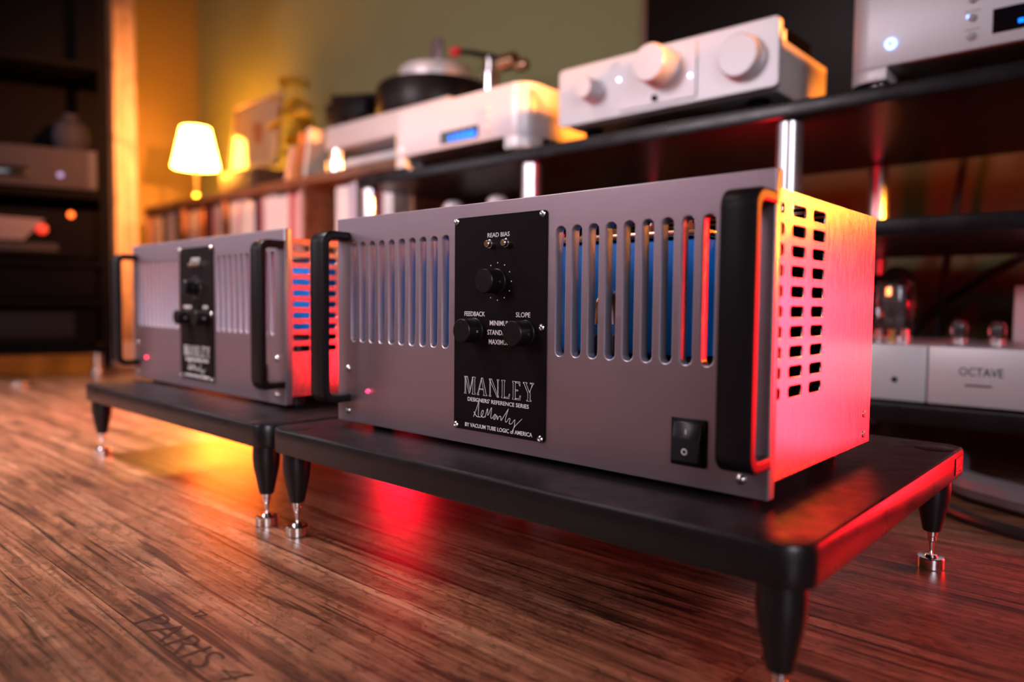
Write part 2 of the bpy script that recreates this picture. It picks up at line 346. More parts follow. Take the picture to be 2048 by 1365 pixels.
def make_amp(name, label, loc, rz, full):
    t = thing(name, label, 'amplifier', loc, rz, 'pair of grey valve amplifiers on low black stands')
    slots = [slot(.0283+.01588*i, .0864, .1911) for i in range(10)] + [slot(.3071+.01617*i, .0862, .1908) for i in range(10)]
    plate('front_panel', rrect(0, W, 0, H, .0008, 2), slots, .010, .0008, m_panel, t, XZ, (0, .005, 0), edge_mat=m_slot)
    # chassis
    vents = []
    for c in (.0130, .0367, .0753):
        a, bb = (c-.0010, c+.0245) if c > .02 else (.0118, .0226)
        for i in range(10): z = .1978-.01388*i; vents.append(rrect(a, bb, z-.0080, z, .0030, 4))
    for side, x in (('r', W-.0037), ('l', .0037)):
        s = 1 if side == 'r' else -1
        sp_ = plate('side_panel', rrect(.0102, .2235, .0095, .2062, .0008, 2), vents, .0014, .0003, m_side, t, YZ, (x, 0, 0))
        sp_.data.materials.append(m_dark)                      # inner faces blackened: interior shade put into the colour
        for f in sp_.data.polygons:
            if f.normal.x*s < -.9: f.material_index = 1
        for z in (.0356, .018): obj('side_screw', lathed([(.0032, 0), (.0032, .0008), (.0018, .0012), (.0018, .0006), (.0001, .0006)] if s > 0 else [(.0018, -.0012), (.0032, -.0008), (.0032, 0)], (x+s*.0007, .207, z), 'x', 14), m_screw, t)
    for x in (.035, W-.035):
        for y in (.035, .20): obj('foot', lathed([(.010, -.0050), (.012, -.0042), (.012, .0094)], (x, y, 0), 'z', 20), m_cap, t)
    obj('base_plate', box(.0045, W-.0045, .0102, .2225, .0095, .0115), m_dark, t)
    obj('rear_panel', box(.0045, W-.0045, .2205, .2225, .0116, .2062), m_dark, t)
    obj('lid', box(.0045, W-.0045, .0102, .016, .2040, .2062), m_dark, t)
    for i in range(5): obj('lid_slat', box(.0045, W-.0045, .050+i*.038, .0555+i*.038, .2045, .2060), m_dark, t)
    # nameplate
    pl = plate('nameplate', rrect(.1852, .2936, .0135, .2050, .003, 4), [], .0016, .0003, m_plate, t, XZ, (0, -.0008, 0), 'black nameplate with white lettering and three knobs')
    Y = -.0017
    T = lambda s, x, z, h, wd: text('lettering', s, h*1.37, m_print, pl, (x, Y, z), width=wd, bold=.00003)
    T('READ BIAS', .2265, .1857, .0040, .026); T('FEEDBACK', .1984, .1167, .0043, .0256); T('SLOPE', .2608, .1168, .0043, .0160)
    T('MINIMUM', .2300, .1090, .0045, .0240); T('STANDARD', .2274, .1008, .0045, .0285); T('MAXIMUM', .2290, .0925, .0045, .0250)
    T("DESIGNERS' REFERENCE SERIES", .2031, .0400, .0036, .0730); T('BY VACUUM TUBE LOGIC of AMERICA', .2000, .0165, .0037, .0802)
    L = []; x = 0
    for ch in 'MANLEY':
        ps, adv = ser(ch)
        L += [[((x+p[0]), p[1]) for p in q] for q in ps]; x += adv+.13
    k = .0830/(x-.13); L = [[(p[0]*k, p[1]*.0155) for p in q] for q in L]
    strokes('brand_lettering', L, .00024, m_print, pl, (.1990, Y, .0464), close=True)
    sig = [[(.000, .000), (.004, .008), (.0065, .0135), (.0062, .006), (.0058, .0005), (.003, .0015), (.0005, .0045)],
           [(.006, .0005), (.010, .001), (.0125, .006), (.011, .0065), (.0095, .003), (.012, .0005), (.0145, .002)],
           [(.0145, .0008), (.0175, .009), (.0180, .003), (.0215, .0092), (.0225, .0095), (.0215, .002), (.023, .001), (.026, .0045), (.0275, .0045), (.025, .0010), (.0265, .0005), (.029, .004), (.0295, .0005), (.0315, .0035), (.0335, .0035), (.034, .0002), (.0365, .0035), (.0415, .0100), (.0420, .0105), (.0390, .002), (.0400, -.0005), (.043, .003), (.0445, .0025), (.0435, -.001), (.046, -.0012), (.0495, .0025), (.0500, .0018), (.0490, -.004), (.0470, -.0075), (.0500, -.003), (.0582, .0045)]]
    sig = [[(q.x, q.y) for q in spline([(p[0], p[1], 0) for p in s], 5)] for s in sig]
    strokes('signature', sig, .00030, m_print, pl, (.2110, Y, .0262))
    for i in range(9):
        a = math.radians(120-30*i); obj('dial_dot', lathed([(.00055, 0), (.00055, .0002)], (.2393+.0162*math.cos(a), -.0016, .1472+.0162*math.sin(a)), '-y', 8), m_print, pl)
    for (x, z) in ((.1883, .2021), (.2895, .2019), (.2895, .1087), (.1884, .0164), (.2893, .0159)):
        obj('screw', lathed([(.0030, 0), (.0030, .0007), (.0022, .0016), (.0012, .0018), (.0012, .0011), (.0002, .0011)], (x, -.0016, z), '-y', 16), m_screw, pl)
    for (x, z, rot) in ((.2393, .1472, 220), (.2126, .1040, 90), (.2722, .1036, 60)):
        kn = obj('knob', lathed([(.0112, 0), (.0112, .002), (.0105, .0026), (.0105, .0172), (.0098, .018), (.0002, .0182)], (x, -.0016, z), '-y', 40), m_black, pl)
        a = math.radians(rot); obj('pointer_dimple', lathed([(.0010, 0), (.0010, .00015)], (x+.0072*math.cos(a), -.01968, z+.0072*math.sin(a)), '-y', 10), m_cap, kn)
        obj('set_screw', lathed([(.0011, 0), (.0011, .0002)], (x+.01045, -.010, z-.0005), 'x', 10), m_screw, kn)
    for x in (.2315, .2508):
        j = obj('test_jack', lathed([(.0038, 0), (.0038, .003), (.0033, .0034), (.0030, .0062), (.0026, .0066)], (x, -.0016, .1798), '-y', 20), m_screw, pl)
        obj('jack_socket', lathed([(.0018, 0), (.0018, .0002)], (x, -.0083, .1798), '-y', 14), m_gold, j)
    # panel fittings
    for (x, z) in ((.019, .0571), (.019, .0116), (W-.019, .0571), (W-.019, .0116)):
        obj('panel_screw', lathed([(.0037, 0), (.0036, .001), (.0026, .0022), (.0009, .0028)], (x, 0, z), '-y', 18), m_screw, t)
    obj('led_bezel', lathed([(.0030, 0), (.0030, .0006)], (.0542, 0, .0353), '-y', 16), m_slot, t)
    obj('power_led', lathed([(.0020, 0), (.0020, .0014), (.0012, .0024), (.0002, .0027)], (.0542, -.0006, .0353), '-y', 16), m_red_led, t, 'glowing red power light')
    sw = obj('power_switch', box(.4112, .4382, -.0022, 0, .0148, .0486, bev=.0007), m_black, t, 'black rocker switch with white marks')
    rk = bmesh.new(); vs = [(.4135, -.0022, .0175), (.4358, -.0022, .0175), (.4358, -.0022, .0462), (.4135, -.0022, .0462), (.4140, -.0072, .0185), (.4353, -.0072, .0185), (.4353, -.0058, .0345), (.4140, -.0058, .0345), (.4140, -.0030, .0455), (.4353, -.0030, .0455)]
    V = [rk.verts.new(v) for v in vs]
    for f in ((0, 1, 5, 4), (4, 5, 6, 7), (7, 6, 9, 8), (8, 9, 2, 3), (1, 2, 9, 6, 5), (0, 4, 7, 8, 3), (3, 2, 1, 0)): rk.faces.new([V[i] for i in f])
    bmesh.ops.recalc_face_normals(rk, faces=rk.faces); bmesh.ops.bevel(rk, geom=rk.edges[:], offset=.0004, segments=1, affect='EDGES')
    ro = obj('rocker', rk, m_cap, sw)
    obj('on_mark', box(.4241, .4249, -.0053, -.0047, .0378, .0412), m_print, ro)
    P = [(.4245+.0019*math.cos(a*PI/10), .0255+.0019*math.sin(a*PI/10)) for a in range(20)]
    strokes('off_mark', [P], .00045, m_print, ro, (0, -.0067, 0), close=True)
    # U-shaped handles, extruded across their width
    for xc in (.0103, W-.0103):
        p, z0, z1, th, r = .034, .0212, .2025, .0088, .013
        out = [(0, z0)]; cx = -p+r
        for i in range(9): a = -PI/2-PI/2*i/8; out.append((cx+r*math.cos(a), z0+r+r*math.sin(a)))
        for i in range(9): a = PI-PI/2*i/8; out.append((cx+r*math.cos(a), z1-r+r*math.sin(a)))
        out += [(0, z1), (0, z1-th)]; r2 = .006; cx = -p+th+r2
        for i in range(7): a = PI/2+PI/2*i/6; out.append((cx+r2*math.cos(a), z1-th-r2+r2*math.sin(a)))
        for i in range(7): a = PI+PI/2*i/6; out.append((cx+r2*math.cos(a), z0+th+r2+r2*math.sin(a)))
        out.append((0, z0+th))
        plate('handle', out, [], .0245, .0022, m_black, t, YZ, (xc, 0, 0), 'black U-shaped grab handle')
    # inside: transformer, capacitors, valves
    tr = obj('transformer', box(.205, .372, .112, .190, .082, .188, bev=.004), m_blue, t, 'bright blue wrapped transformer')
    obj('transformer_top', box(.200, .377, .106, .196, .188, .194, bev=.001), m_copper, tr)
    for i in range(5): obj('transformer_bolt', lathed([(.006, 0), (.006, .005), (.003, .005), (.003, .008), (.0005, .0085)], (.212+.037*i, .116, .194), 'z', 8), m_copper, tr)
    obj('transformer_base', box(.208, .369, .116, .188, .0116, .082), m_cap, tr)
    for i, x in enumerate((.236, .276, .338, .376)):
        cp = obj('capacitor', lathed([(.0150, 0), (.0155, .002), (.0155, .060), (.0145, .063), (.0143, .064), (.0002, .064)], (x, .082, .0116), 'z', 24), m_cap, t)
        for q in range(4):
            if full: obj('capacitor_print', box(x+.004-.006*(q % 2), x+.011-.004*(q % 3), .0655+.0006*(q % 2), .0668+.0004*(q % 2), .030+.009*q, .0335+.009*q), m_print, cp)
    for (x, y, hh) in ((.312, .062, .125), (.246, .050, .075), (.055, .10, .12), (.110, .10, .12), (.158, .075, .10)):
        v = obj('valve', lathed([(.012, 0), (.015, .006), (.0165, .02), (.0165, hh-.03), (.0135, hh-.016), (.0085, hh-.004), (.002, hh)], (x, y, .0166), 'z', 24), m_glass, t, 'glass valve')
        obj('valve_socket', lathed([(.0155, 0), (.0155, .005)], (x, y, .0116), 'z', 20), m_cap, v)
        obj('valve_anode', box(x-.0085, x+.0085, y-.006, y+.006, .024, .0166+hh-.040, bev=.002), m_plate_in, v)
        obj('valve_getter', lathed([(.0145, hh-.030), (.0125, hh-.016), (.0075, hh-.005)], (x, y, .0162), 'z', 24), m_getter, v)
        obj('valve_filament', lathed([(.0012, 0), (.0012, .006)], (x, y-.0065, .028), 'z', 8), m_filament, v)
    return t
amp1 = make_amp('valve_amplifier', 'large grey valve amplifier in front, sharp white lettering and blue glimpsed through its slots', (0, 0, ZB), 0, True)
A2 = Matrix.Translation((-.61455, .02033, 0)) @ Matrix.Rotation(-.01215, 4, 'Z')
amp2 = copy_tree(amp1); amp2.location = (-.61455, .02033, ZB); amp2.rotation_euler = (0, 0, -.01215)
lv = []
for a_, b_ in ((.0125, .0365), (.0515, .0755), (.0905, .1145)):
    for i in range(10): z = .1978-.01388*i; lv.append(rrect(a_, b_, z-.0075, z, .0022, 3))
for ch in list(amp2.children):
    if ch.name.startswith('side_panel') and ch.data.vertices[0].co.x > .2: bpy.data.objects.remove(ch)
sp2 = plate('side_panel', rrect(.0102, .2235, .0095, .2062, .0008, 2), lv, .0014, .0003, m_side, amp2, YZ, (W-.0037, 0, 0)); sp2.data.materials.append(m_dark)
for f in sp2.data.polygons:
    if f.normal.x < -.9: f.material_index = 1  # interior shade put into the colour of these inner faces too
amp2['label'] = 'farther, blurred grey valve amplifier on the stand to the left'

# ------------------------------------------------------------------ amplifier stands
ZS = ZB-.0050
SW, SD, ST = .5665, .4180, .0262
def make_stand(name, label, loc, rz):
    t = thing(name, label, 'stand', loc, rz, 'low black amplifier stands')
    plate('top_board', rrect(0, SW, 0, SD, .020, 8), [], ST, .0030, m_stand_top, t, Matrix.Identity(4), (0, 0, ZS-ST/2), edge_mat=m_stand)
    for (x, y) in ((.0270, .0190), (.5465, .0170), (.0270, .3810), (.5465, .3810)):
        zt = ZS-ST
        lg = obj('leg', lathed([(.0145, zt), (.0148, zt-.012), (.0140, zt-.022), (.0079, .0362), (.0071, .0355), (.0005, .0355)][::-1], (x, y, 0), 'z', 32), m_leg, t)
        obj('spike', lathed([(.0012, .0130), (.0022, .0200), (.0026, .0245), (.0042, .0262), (.0042, .0298), (.0032, .0305), (.0050, .0312), (.0052, .0354), (.0045, .0358)], (x, y, 0), 'z', 24), m_chrome, lg, 'polished steel spike')
        obj('spike_disc', lathed([(.0112, 0), (.0119, .0008), (.0119, .0098), (.0112, .0106), (.0060, .0108), (.0050, .0128), (.0012, .0131)], (x, y, 0), 'z', 32), m_chrome, lg, 'round polished steel floor disc')
        obj('leg_cap', lathed([(.0175, 0), (.0175, .0002), (.0170, .00035)], (x, y, ZS-.00005), 'z', 40), m_stand_top, t)
    bd = obj('badge', box(SW-.0002, SW+.0009, SD-.0535, SD-.0245, ZS-.0205, ZS-.0052), m_cap, t, 'small dark maker badge')
    mt = m_screw
    text('badge_lettering', 'SOLIDSTEEL', .0052, mt, bd, (SW+.0010, SD-.0520, ZS-.0190), YZ, width=.026)
    me = bmesh.new(); q = [me.verts.new(v) for v in ((SW+.0009, SD-.0515, ZS-.0140), (SW+.0009, SD-.0350, ZS-.0085), (SW+.0009, SD-.0450, ZS-.0085), (SW+.0009, SD-.0515, ZS-.0080))]; me.faces.new(q)
    r = bmesh.ops.extrude_face_region(me, geom=me.faces[:]); bmesh.ops.translate(me, verts=[v for v in r['geom'] if isinstance(v, bmesh.types.BMVert)], vec=(.0002, 0, 0))
    obj('badge_emblem', me, mt, bd)
    return t
st1 = make_stand('amplifier_stand', 'low black stand under the front amplifier, small badge on its red-lit side', (-.0340, -.0660, 0), 0)
st2 = copy_tree(st1); v = A2 @ Vector((.0063, -.0815, 0)); st2.location = v; st2.rotation_euler = (0, 0, -.01215)
st2['label'] = 'low black stand under the farther amplifier, amber glow on the floor beneath'

# ------------------------------------------------------------------ audio rack behind
RY, RB = .675, 1.21
r = thing('audio_rack', 'wide black shelf rack with round silver posts behind the amplifiers', 'rack', (0, 0, 0))
RX0, RX1 = -.905, .790
for z0, z1 in ((.541, .565), (.350, .374), (.083, .108)):
    plate('shelf', rrect(RX0, RX1, RY, RB, .012, 4), [], z1-z0, .002, m_rackblack, r, Matrix.Identity(4), (0, 0, (z0+z1)/2), edge_mat=m_stand)
for x in (-.872, -.327, .212, .752):
    for y in (RY+.027, RB-.035):
        for z0, z1 in ((.374, .541), (.108, .350), (.0, .083)):
            obj('post', lathed([(.0165, z0), (.0200, z0+.005), (.0200, z1-.005), (.0165, z1)], (x, y, 0), 'z', 28), m_post, r)

def feet(t, pts, r_, z, h, m):
    for x, y in pts: obj('foot', lathed([(r_*.85, z), (r_, z+.002), (r_, z+h)], (x, y, 0), 'z', 20), m, t)
# disc player, rounded front corners
t = thing('disc_player', 'silver disc player with rounded corners and small blue display', 'disc player', (-.558, .69, .565))
plate('body', rrect(-.222, .222, 0, .30, .04, 8, rs=(.040, .004, .004, .040)), [], .110, .003, m_silver, t, Matrix.Identity(4), (0, 0, .091))
for s in (-1, 1):
    plate('corner_foot', rrect(-.222 if s < 0 else .165, -.165 if s < 0 else .222, .0, .055, .02, 6, rs=(.0 if s < 0 else .040, 0, 0, .040 if s < 0 else 0)), [], .026, .001, m_silver, t, Matrix.Identity(4), (0, .0002, .0232))
feet(t, [(-.18, .03), (.18, .03), (-.18, .27), (.18, .27)], .016, 0, .0365, m_screw)
dsp = obj('display', box(-.036, .086, -.0012, .0005, .047, .074), m_display, t, 'black display window')
for i, x in enumerate((-.006, .012, .026, .038, .050, .060, .070)): obj('display_segment', box(x, x+.0085, -.0019, -.0012, .0505, .0505+(.013 if i % 2 else .011), bev=.0002, seg=1), m_blue_seg, dsp)
for z in (.062, .083, .101): obj('button', lathed([(.006, 0), (.006, .003), (.005, .004)], (.112, 0, z), '-y', 18), m_silver, t)
obj('power_button', lathed([(.007, 0), (.007, .002), (.006, .003)], (-.176, 0, .052), '-y', 20), mat('dim_blue_button', (.7, .75, .85), .3, .4, emit=(.5, .65, 1), es=.25), t)
# preamplifier
t = thing('preamplifier', 'silver preamplifier with three large round knobs and two bright blue lights', 'preamplifier', (-.029, .695, .565))
plate('front_panel', rrect(-.223, .223, .033, .145, .010, 6), [], .014, .002, m_silver, t, XZ, (0, .007, 0))
obj('body', box(-.205, .215, .0142, .235, .030, .118, bev=.003), m_silver_d, t)
cp_ = plate('centre_plate', rrect(-.0785, .080, .041, .138, .004, 4), [], .004, .001, m_silver, t, XZ, (0, -.0015, 0))
for x, z, rr, ln in ((-.138, .090, .021, .036), (.012, .102, .034, .046), (.163, .088, .036, .024)):
    obj('knob', lathed([(rr+.002, 0), (rr+.002, .003), (rr, .0045), (rr*.98, ln-.004), (rr*.90, ln), (.001, ln+.0005)], (x, -.0035 if abs(x) < .05 else 0, z), '-y', 40), m_silver, t)
for x, z in ((-.0775, .0995), (.069, .0785)): obj('indicator_light', lathed([(.0028, 0), (.0028, .002), (.001, .003)], (x, -.0036, z), '-y', 14), m_blue_led, t, 'bright blue-white indicator light')
obj('toggle', box(-.004, .004, -.010, -.0035, .047, .057, bev=.001), m_dark, t)
obj('heat_sink', box(.110, .200, .075, .185, .1182, .150, bev=.004), m_silver_d, t)
hs = [o for o in t.children if o.name.startswith('heat_sink')][0]
for i in range(6): obj('fin', box(.2002, .2060, .082+i*.0175, .092+i*.0175, .121, .147), m_dark, hs)
feet(t, [(-.17, .05), (.17, .05), (-.17, .20), (.17, .20)], .018, 0, .0301, m_dark)
# streamer at the right
t = thing('streamer', 'tall silver component with glowing blue power ring at the upper right', 'audio player', (.525, .675, .565))
plate('body', rrect(-.222, .222, 0, .34, .03, 8, rs=(.035, .004, .004, .035)), [], .135, .003, m_silver, t, Matrix.Identity(4), (0, 0, .0925))
for s in (-1, 1):
    fo = [(-.222, .0), (-.17, .0), (-.17, .0)]
    plate('corner_foot', rrect(-.222 if s < 0 else .167, -.167 if s < 0 else .222, .0, .055, .02, 6, rs=(.0 if s < 0 else .035, 0, 0, .035 if s < 0 else 0)), [], .0185, .001, m_silver, t, Matrix.Identity(4), (0, .0002, .0160))
feet(t, [(-.185, .03), (.185, .03), (-.18, .3), (.18, .3)], .016, 0, .0256, m_screw)
pb = obj('power_button', lathed([(.0075, 0), (.0075, .003)], (-.162, 0, .0545), '-y', 28), m_blue_ring, t, 'glowing blue ring power button')
obj('button_centre', lathed([(.0026, 0), (.0026, .0012), (.0022, .0016)], (-.162, -.003, .0545), '-y', 18), mat('blue_button_face', (.15, .2, .4), 0, .4, emit=(.3, .4, .8), es=.6), pb)
for z in (.042, .066, .090): obj('button', lathed([(.0048, 0), (.0048, .003), (.004, .004)], (-.063, 0, z), '-y', 20), m_screw, t)
obj('button_light', box(-.070, -.0665, -.0015, 0, .0665, .0705, bev=.0006), m_blue_ring, t)
for z in (.0475, .0715): obj('button_caption', box(-.072, -.054, -.0003, 0, z+.0035, z+.0042), m_mid, t)
dsp = obj('display', box(-.040, .100, -.0012, .0005, .040, .071), m_display, t, 'black display window')
for x, z in ((-.012, .047), (-.004, .0575), (.010, .047), (.018, .0575), (.040, .047), (.048, .0575)): obj('display_segment', box(x, x+.006, -.0019, -.0012, z, z+.005, bev=.0002, seg=1), m_blue_seg, dsp)

# middle shelf behind the front amplifier
t = thing('capacitor_amplifier', 'dark component with domed silver cans on the middle rack shelf', 'amplifier', (-.53, .76, .374))
obj('case', box(-.17, .17, -.03, .28, .008, .060, bev=.003), m_dark, t)
for x, y in ((-.094, .0), (.052, .0), (-.02, .12)): obj('can', lathed([(.026, .060), (.026, .098), (.023, .110), (.015, .117), (.001, .1195)], (x, y, 0), 'z', 28), m_silver, t, 'domed silver can')
feet(t, [(-.14, .0), (.14, .0), (-.14, .25), (.14, .25)], .014, 0, .0082, m_dark)
t = tag(obj('white_case', box(-.085, .085, -.02, .10, 0, .128, bev=.006), m_white), 'low white case at the left end of the middle rack shelf', 'case'); t.location = (-.775, 1.06, .374); t.rotation_euler = (0, 0, .5)

# valve amplifiers on the bottom shelf
def low_amp(label, x0, x1, big):
    t = thing('chassis_amplifier', label, 'amplifier', ((x0+x1)/2, .705, .108)); w2 = (x1-x0)/2
    obj('front_panel', box(-w2, w2, 0, .012, .003, .085, bev=.0025), m_silver, t)
    obj('chassis', box(-w2+.003, w2-.003, .0122, .40, .003, .083, bev=.002), m_silver_d, t)
    feet(t, [(-w2+.03, .04), (w2-.03, .04), (-w2+.03, .36), (w2-.03, .36)], .012, 0, .0031, m_dark)
    return t
def valve(t, x, y, z, rr, hh, big=False):
    v = obj('valve', lathed([(rr*.75, 0), (rr, rr*.5), (rr, hh-rr*.8), (rr*.75, hh-rr*.35), (rr*.3, hh-.001), (.001, hh)], (x, y, z+.010), 'z', 24), m_glass, t, 'glass valve catching red light')
    obj('valve_socket', lathed([(rr*.95, 0), (rr*.95, .0098)], (x, y, z), 'z', 20), m_screw, v)
    obj('valve_anode', box(x-rr*.55, x+rr*.55, y-rr*.4, y+rr*.4, z+.014, z+.010+hh*.72, bev=.001), m_plate_in, v)
    obj('valve_getter', lathed([(rr*.93, hh-rr*.85), (rr*.70, hh-rr*.38), (rr*.28, hh-.002)], (x, y, z+.0095), 'z', 20), m_getter, v)
    if big: obj('valve_filament', lathed([(.003, 0), (.003, .012)], (x-.006, y-rr*.5, z+.075), 'z', 8), m_filament, v)
t = low_amp('silver valve amplifier with a large glass valve on the bottom rack shelf', .235, .4165, True)
valve(t, .012, .14, .0832, .028, .112, True); valve(t, -.05, .26, .0832, .026, .105)
for i in range(5): obj('terminal', lathed([(.0055, 0), (.0055, .022), (.004, .024)], (-.035+.019*i, .085, .0832), 'z', 12), m_gold if i % 2 else m_screw, t)
obj('power_button', lathed([(.004, 0), (.004, .0015)], (.050, 0, .034), '-y', 14), m_mid, t)
obj('caption', box(-.075, -.035, -.0003, 0, .040, .0425), m_mid, t)
t = low_amp('silver amplifier chassis with dark lettering and small valves at the right edge', .4185, .735, False)
for x, hh in ((-.148, .030), (-.098, .028), (-.02, .05), (.05, .05)): valve(t, x, .145, .0832, .0115, hh)
obj('transformer_cover', box(-.10, .150, .300, .395, .0832, .178, bev=.003), m_silver_d, t)
text('lettering', 'OCTAVE', .0165, m_mid, t, (-.120, -.0004, .046), width=.052)
obj('caption', box(-.112, -.080, -.0003, 0, .0315, .0338), m_mid, t)
# cables
def cable(label, pts, rr, m):
    o = obj('cable', tube_pts(bmesh.new(), spline(pts, 10), rr, 10), m); return tag(o, label, 'cable')
m_cable = mat('black_cable', (.02, .016, .018), 0, .35); m_cable2 = mat('grey_braided_cable', (.22, .21, .24), .2, .4)
cable('dark cable hanging behind the rack between its upper shelves', [(.352, 1.30, .85), (.345, 1.29, .60), (.334, 1.285, .48), (.315, 1.285, .30), (.30, 1.28, .012)], .008, m_cable)
cable('dark cable sloping across the wall behind the middle shelf', [(.62, 1.315, .45), (.47, 1.318, .365), (.36, 1.318, .295), (.26, 1.318, .20), (.22, 1.318, .012)], .009, m_cable)
cable('thick grey cable on the floor beside the front stand', [(.44, .80, .020), (.47, .655, .020), (.52, .600, .020), (.62, .57, .020), (.9, .60, .020)], .018, m_cable2)
cable('thin black cable curving over the floor near the rack', [(.42, .62, .008), (.475, .535, .008), (.55, .475, .008), (.68, .44, .008), (.95, .45, .008)], .007, m_cable)

# dark glossy panel on the wall
t = thing('wall_panel', 'large dark glossy panel with thin brown edge on the green wall', 'panel', (.24, 1.36, .70))
obj('screen', box(-.685, .685, -.036, -.004, .012, .768, bev=.002), mat('dark_gloss', (.007, .003, .002), 0, .4, spec=.12), t)
obj('frame', box(-.70, -.6852, -.040, -.002, 0, .78, bev=.002), mat('brown_frame', (.16, .06, .025), 0, .4), t)
obj('frame', box(.6852, .70, -.040, -.002, 0, .78, bev=.002), MATS['brown_frame'], t)
obj('frame', box(-.6848, .6848, -.040, -.002, 0, .0118), MATS['brown_frame'], t); obj('frame', box(-.6848, .6848, -.040, -.002, .7682, .78), MATS['brown_frame'], t)
obj('bracket', box(-.2, .2, -.0038, 0, .25, .55), m_dark, t)

# ------------------------------------------------------------------ sideboard with records
SX0, SX1, SY0, SY1, STZ = -2.80, -.935, .90, 1.30, .665
t = thing('record_sideboard', 'brown wooden sideboard full of record sleeves under the lamp', 'sideboard', (0, 0, 0))
obj('top_board', box(SX0, SX1, SY0-.005, SY1, STZ-.028, STZ, bev=.002), m_sb, t)
obj('mid_shelf', box(SX0+.018, SX1-.018, SY0, SY1-.012, .300, .318), m_sb, t)
obj('bottom_board', box(SX0, SX1, SY0, SY1, .0, .025), m_sb, t)
obj('back_board', box(SX0+.018, SX1-.018, SY1-.010, SY1, .026, STZ-.029), m_sb, t)
divs = [SX0+.009, -2.435, -2.070, -1.50, SX1-.009]
for x in divs: obj('divider', box(x-.0088, x+.0088, SY0, SY1-.0105, .0255, STZ-.0285), m_sb, t)
ORD = ['first', 'second', 'third', 'fourth', 'fifth', 'sixth', 'seventh', 'eighth', 'ninth', 'tenth', 'eleventh', 'twelfth', 'thirteenth', 'fourteenth', 'fifteenth', 'sixteenth', 'seventeenth', 'eighteenth', 'nineteenth', 'twentieth']
cols = {'cream': (.90, .74, .58), 'white': (.90, .84, .82), 'peach': (.88, .56, .36), 'orange': (.75, .27, .07), 'pink': (.72, .42, .42), 'maroon': (.22, .03, .05), 'dark': (.03, .02, .02), 'lilac': (.60, .54, .64), 'red': (.6, .06, .05)}
bays = [('far left', -2.775, ['cream', 'cream', 'cream', 'cream', 'dark', 'cream', 'cream', 'white', 'cream', 'dark'], .0265),
        ('second', -2.415, ['peach', 'cream', 'cream', 'peach', 'orange', 'dark', 'maroon', 'maroon', 'pink', 'white', 'cream'], .0285),
        ('third', -2.050, ['cream', 'white', 'pink', 'cream', 'white', 'cream', 'white', 'dark', 'maroon', 'pink', 'white', 'white', 'white', 'white', 'white', 'white', 'red', 'pink', 'pink', 'pink'], .0262),
        ('right-hand', -1.340, ['white', 'white', 'white', 'lilac', 'lilac', 'dark', 'lilac', 'lilac', 'maroon', 'maroon', 'maroon', 'white', 'white'], .0215)]
for bay, x, cs, tw in bays:
    for i, cn in enumerate(cs):
        wd = tw*random.uniform(.80, .97); hh = random.uniform(.296, .312); dy = random.uniform(0, .008)
        m = MATS.get('sleeve_'+cn) or mat('sleeve_'+cn, cols[cn], 0, .5)
        o = obj('record_sleeve', box(0, wd, 0, .31, 0, hh, bev=.0012, seg=1), m)
        o.location = (x, SY0+.018+dy, .3182); x += tw
        tag(o, f'{cn} record sleeve, {ORD[i]} from the left in the {bay} bay of the sideboard', 'record', 'record sleeves in the sideboard')
# table lamp
lx, ly = -2.68, 1.08
t = thing('table_lamp', 'small table lamp with glowing cone shade on the sideboard', 'lamp', (lx, ly, STZ))
brass = mat('aged_brass', (.65, .42, .18), 1., .28)
obj('base', lathed([(.055, 0), (.055, .008), (.030, .016), (.012, .024), (.010, .03)], seg=32), brass, t)
obj('stem', lathed([(.007, .028), (.007, .05), (.016, .060), (.007, .072), (.006, .235)], seg=20), brass, t)
sh = bmesh.new(); n = 40
rings = [[sh.verts.new((rr*math.cos(2*PI*i/n), rr*math.sin(2*PI*i/n), z)) for i in range(n)] for rr, z in ((.100, .192), (.061, .368), (.0595, .368), (.0985, .192))]
for a in range(4):
    A, B = rings[a], rings[(a+1) % 4]
    for i in range(n): sh.faces.new((A[i], A[(i+1) % n], B[(i+1) % n], B[i]))
obj('lamp_shade', sh, mat('glowing_fabric_shade', (.9, .8, .6), 0, .8, emit=(1, .40, .045), es=60), t, 'glowing pale fabric shade')
obj('bulb', lathed([(.012, .23), (.014, .245), (.025, .27), (.025, .285), (.015, .305), (.001, .31)], seg=20), mat('lamp_bulb', (1, .9, .7), 0, .3, emit=(1, .6, .25), es=25), t)
l = light('table_lamp_light', 'POINT', (lx, ly, STZ+.285), 8, (1, .47, .04), .03)
# wooden box, picture
t = thing('wooden_box', 'brown wooden box under the leaning picture', 'box', (-2.355, 1.11, STZ))
obj('case', box(-.155, .155, 0, .175, 0, .148, bev=.004), m_sb, t)
obj('front_plate', box(-.148, .148, -.004, 0, .006, .142, bev=.002), wood('light_walnut', (.20, .11, .07), (.26, .15, .09), (.30, .18, .11), .5, cracks=False), t)
obj('knob', lathed([(.010, 0), (.010, .008), (.007, .011)], (.06, -.004, .05), '-y', 16), m_dark, t); obj('knob', lathed([(.007, 0), (.007, .008)], (.09, -.004, .05), '-y', 16), m_dark, t)
t = thing('framed_picture', 'framed picture with an orange figure leaning above the wooden box', 'picture', (-2.300, 1.150, STZ+.1484)); t.rotation_euler = (-.10, 0, 0)
fm = mat('pale_wood_frame', (.62, .38, .20), 0, .4)
obj('backing', box(-.190, .190, .006, .014, .006, .300), m_dark, t)
pi = obj('print', box(-.180, .180, .0035, .0058, .016, .290), mat('cream_paper', (.85, .58, .40), 0, .7), t)
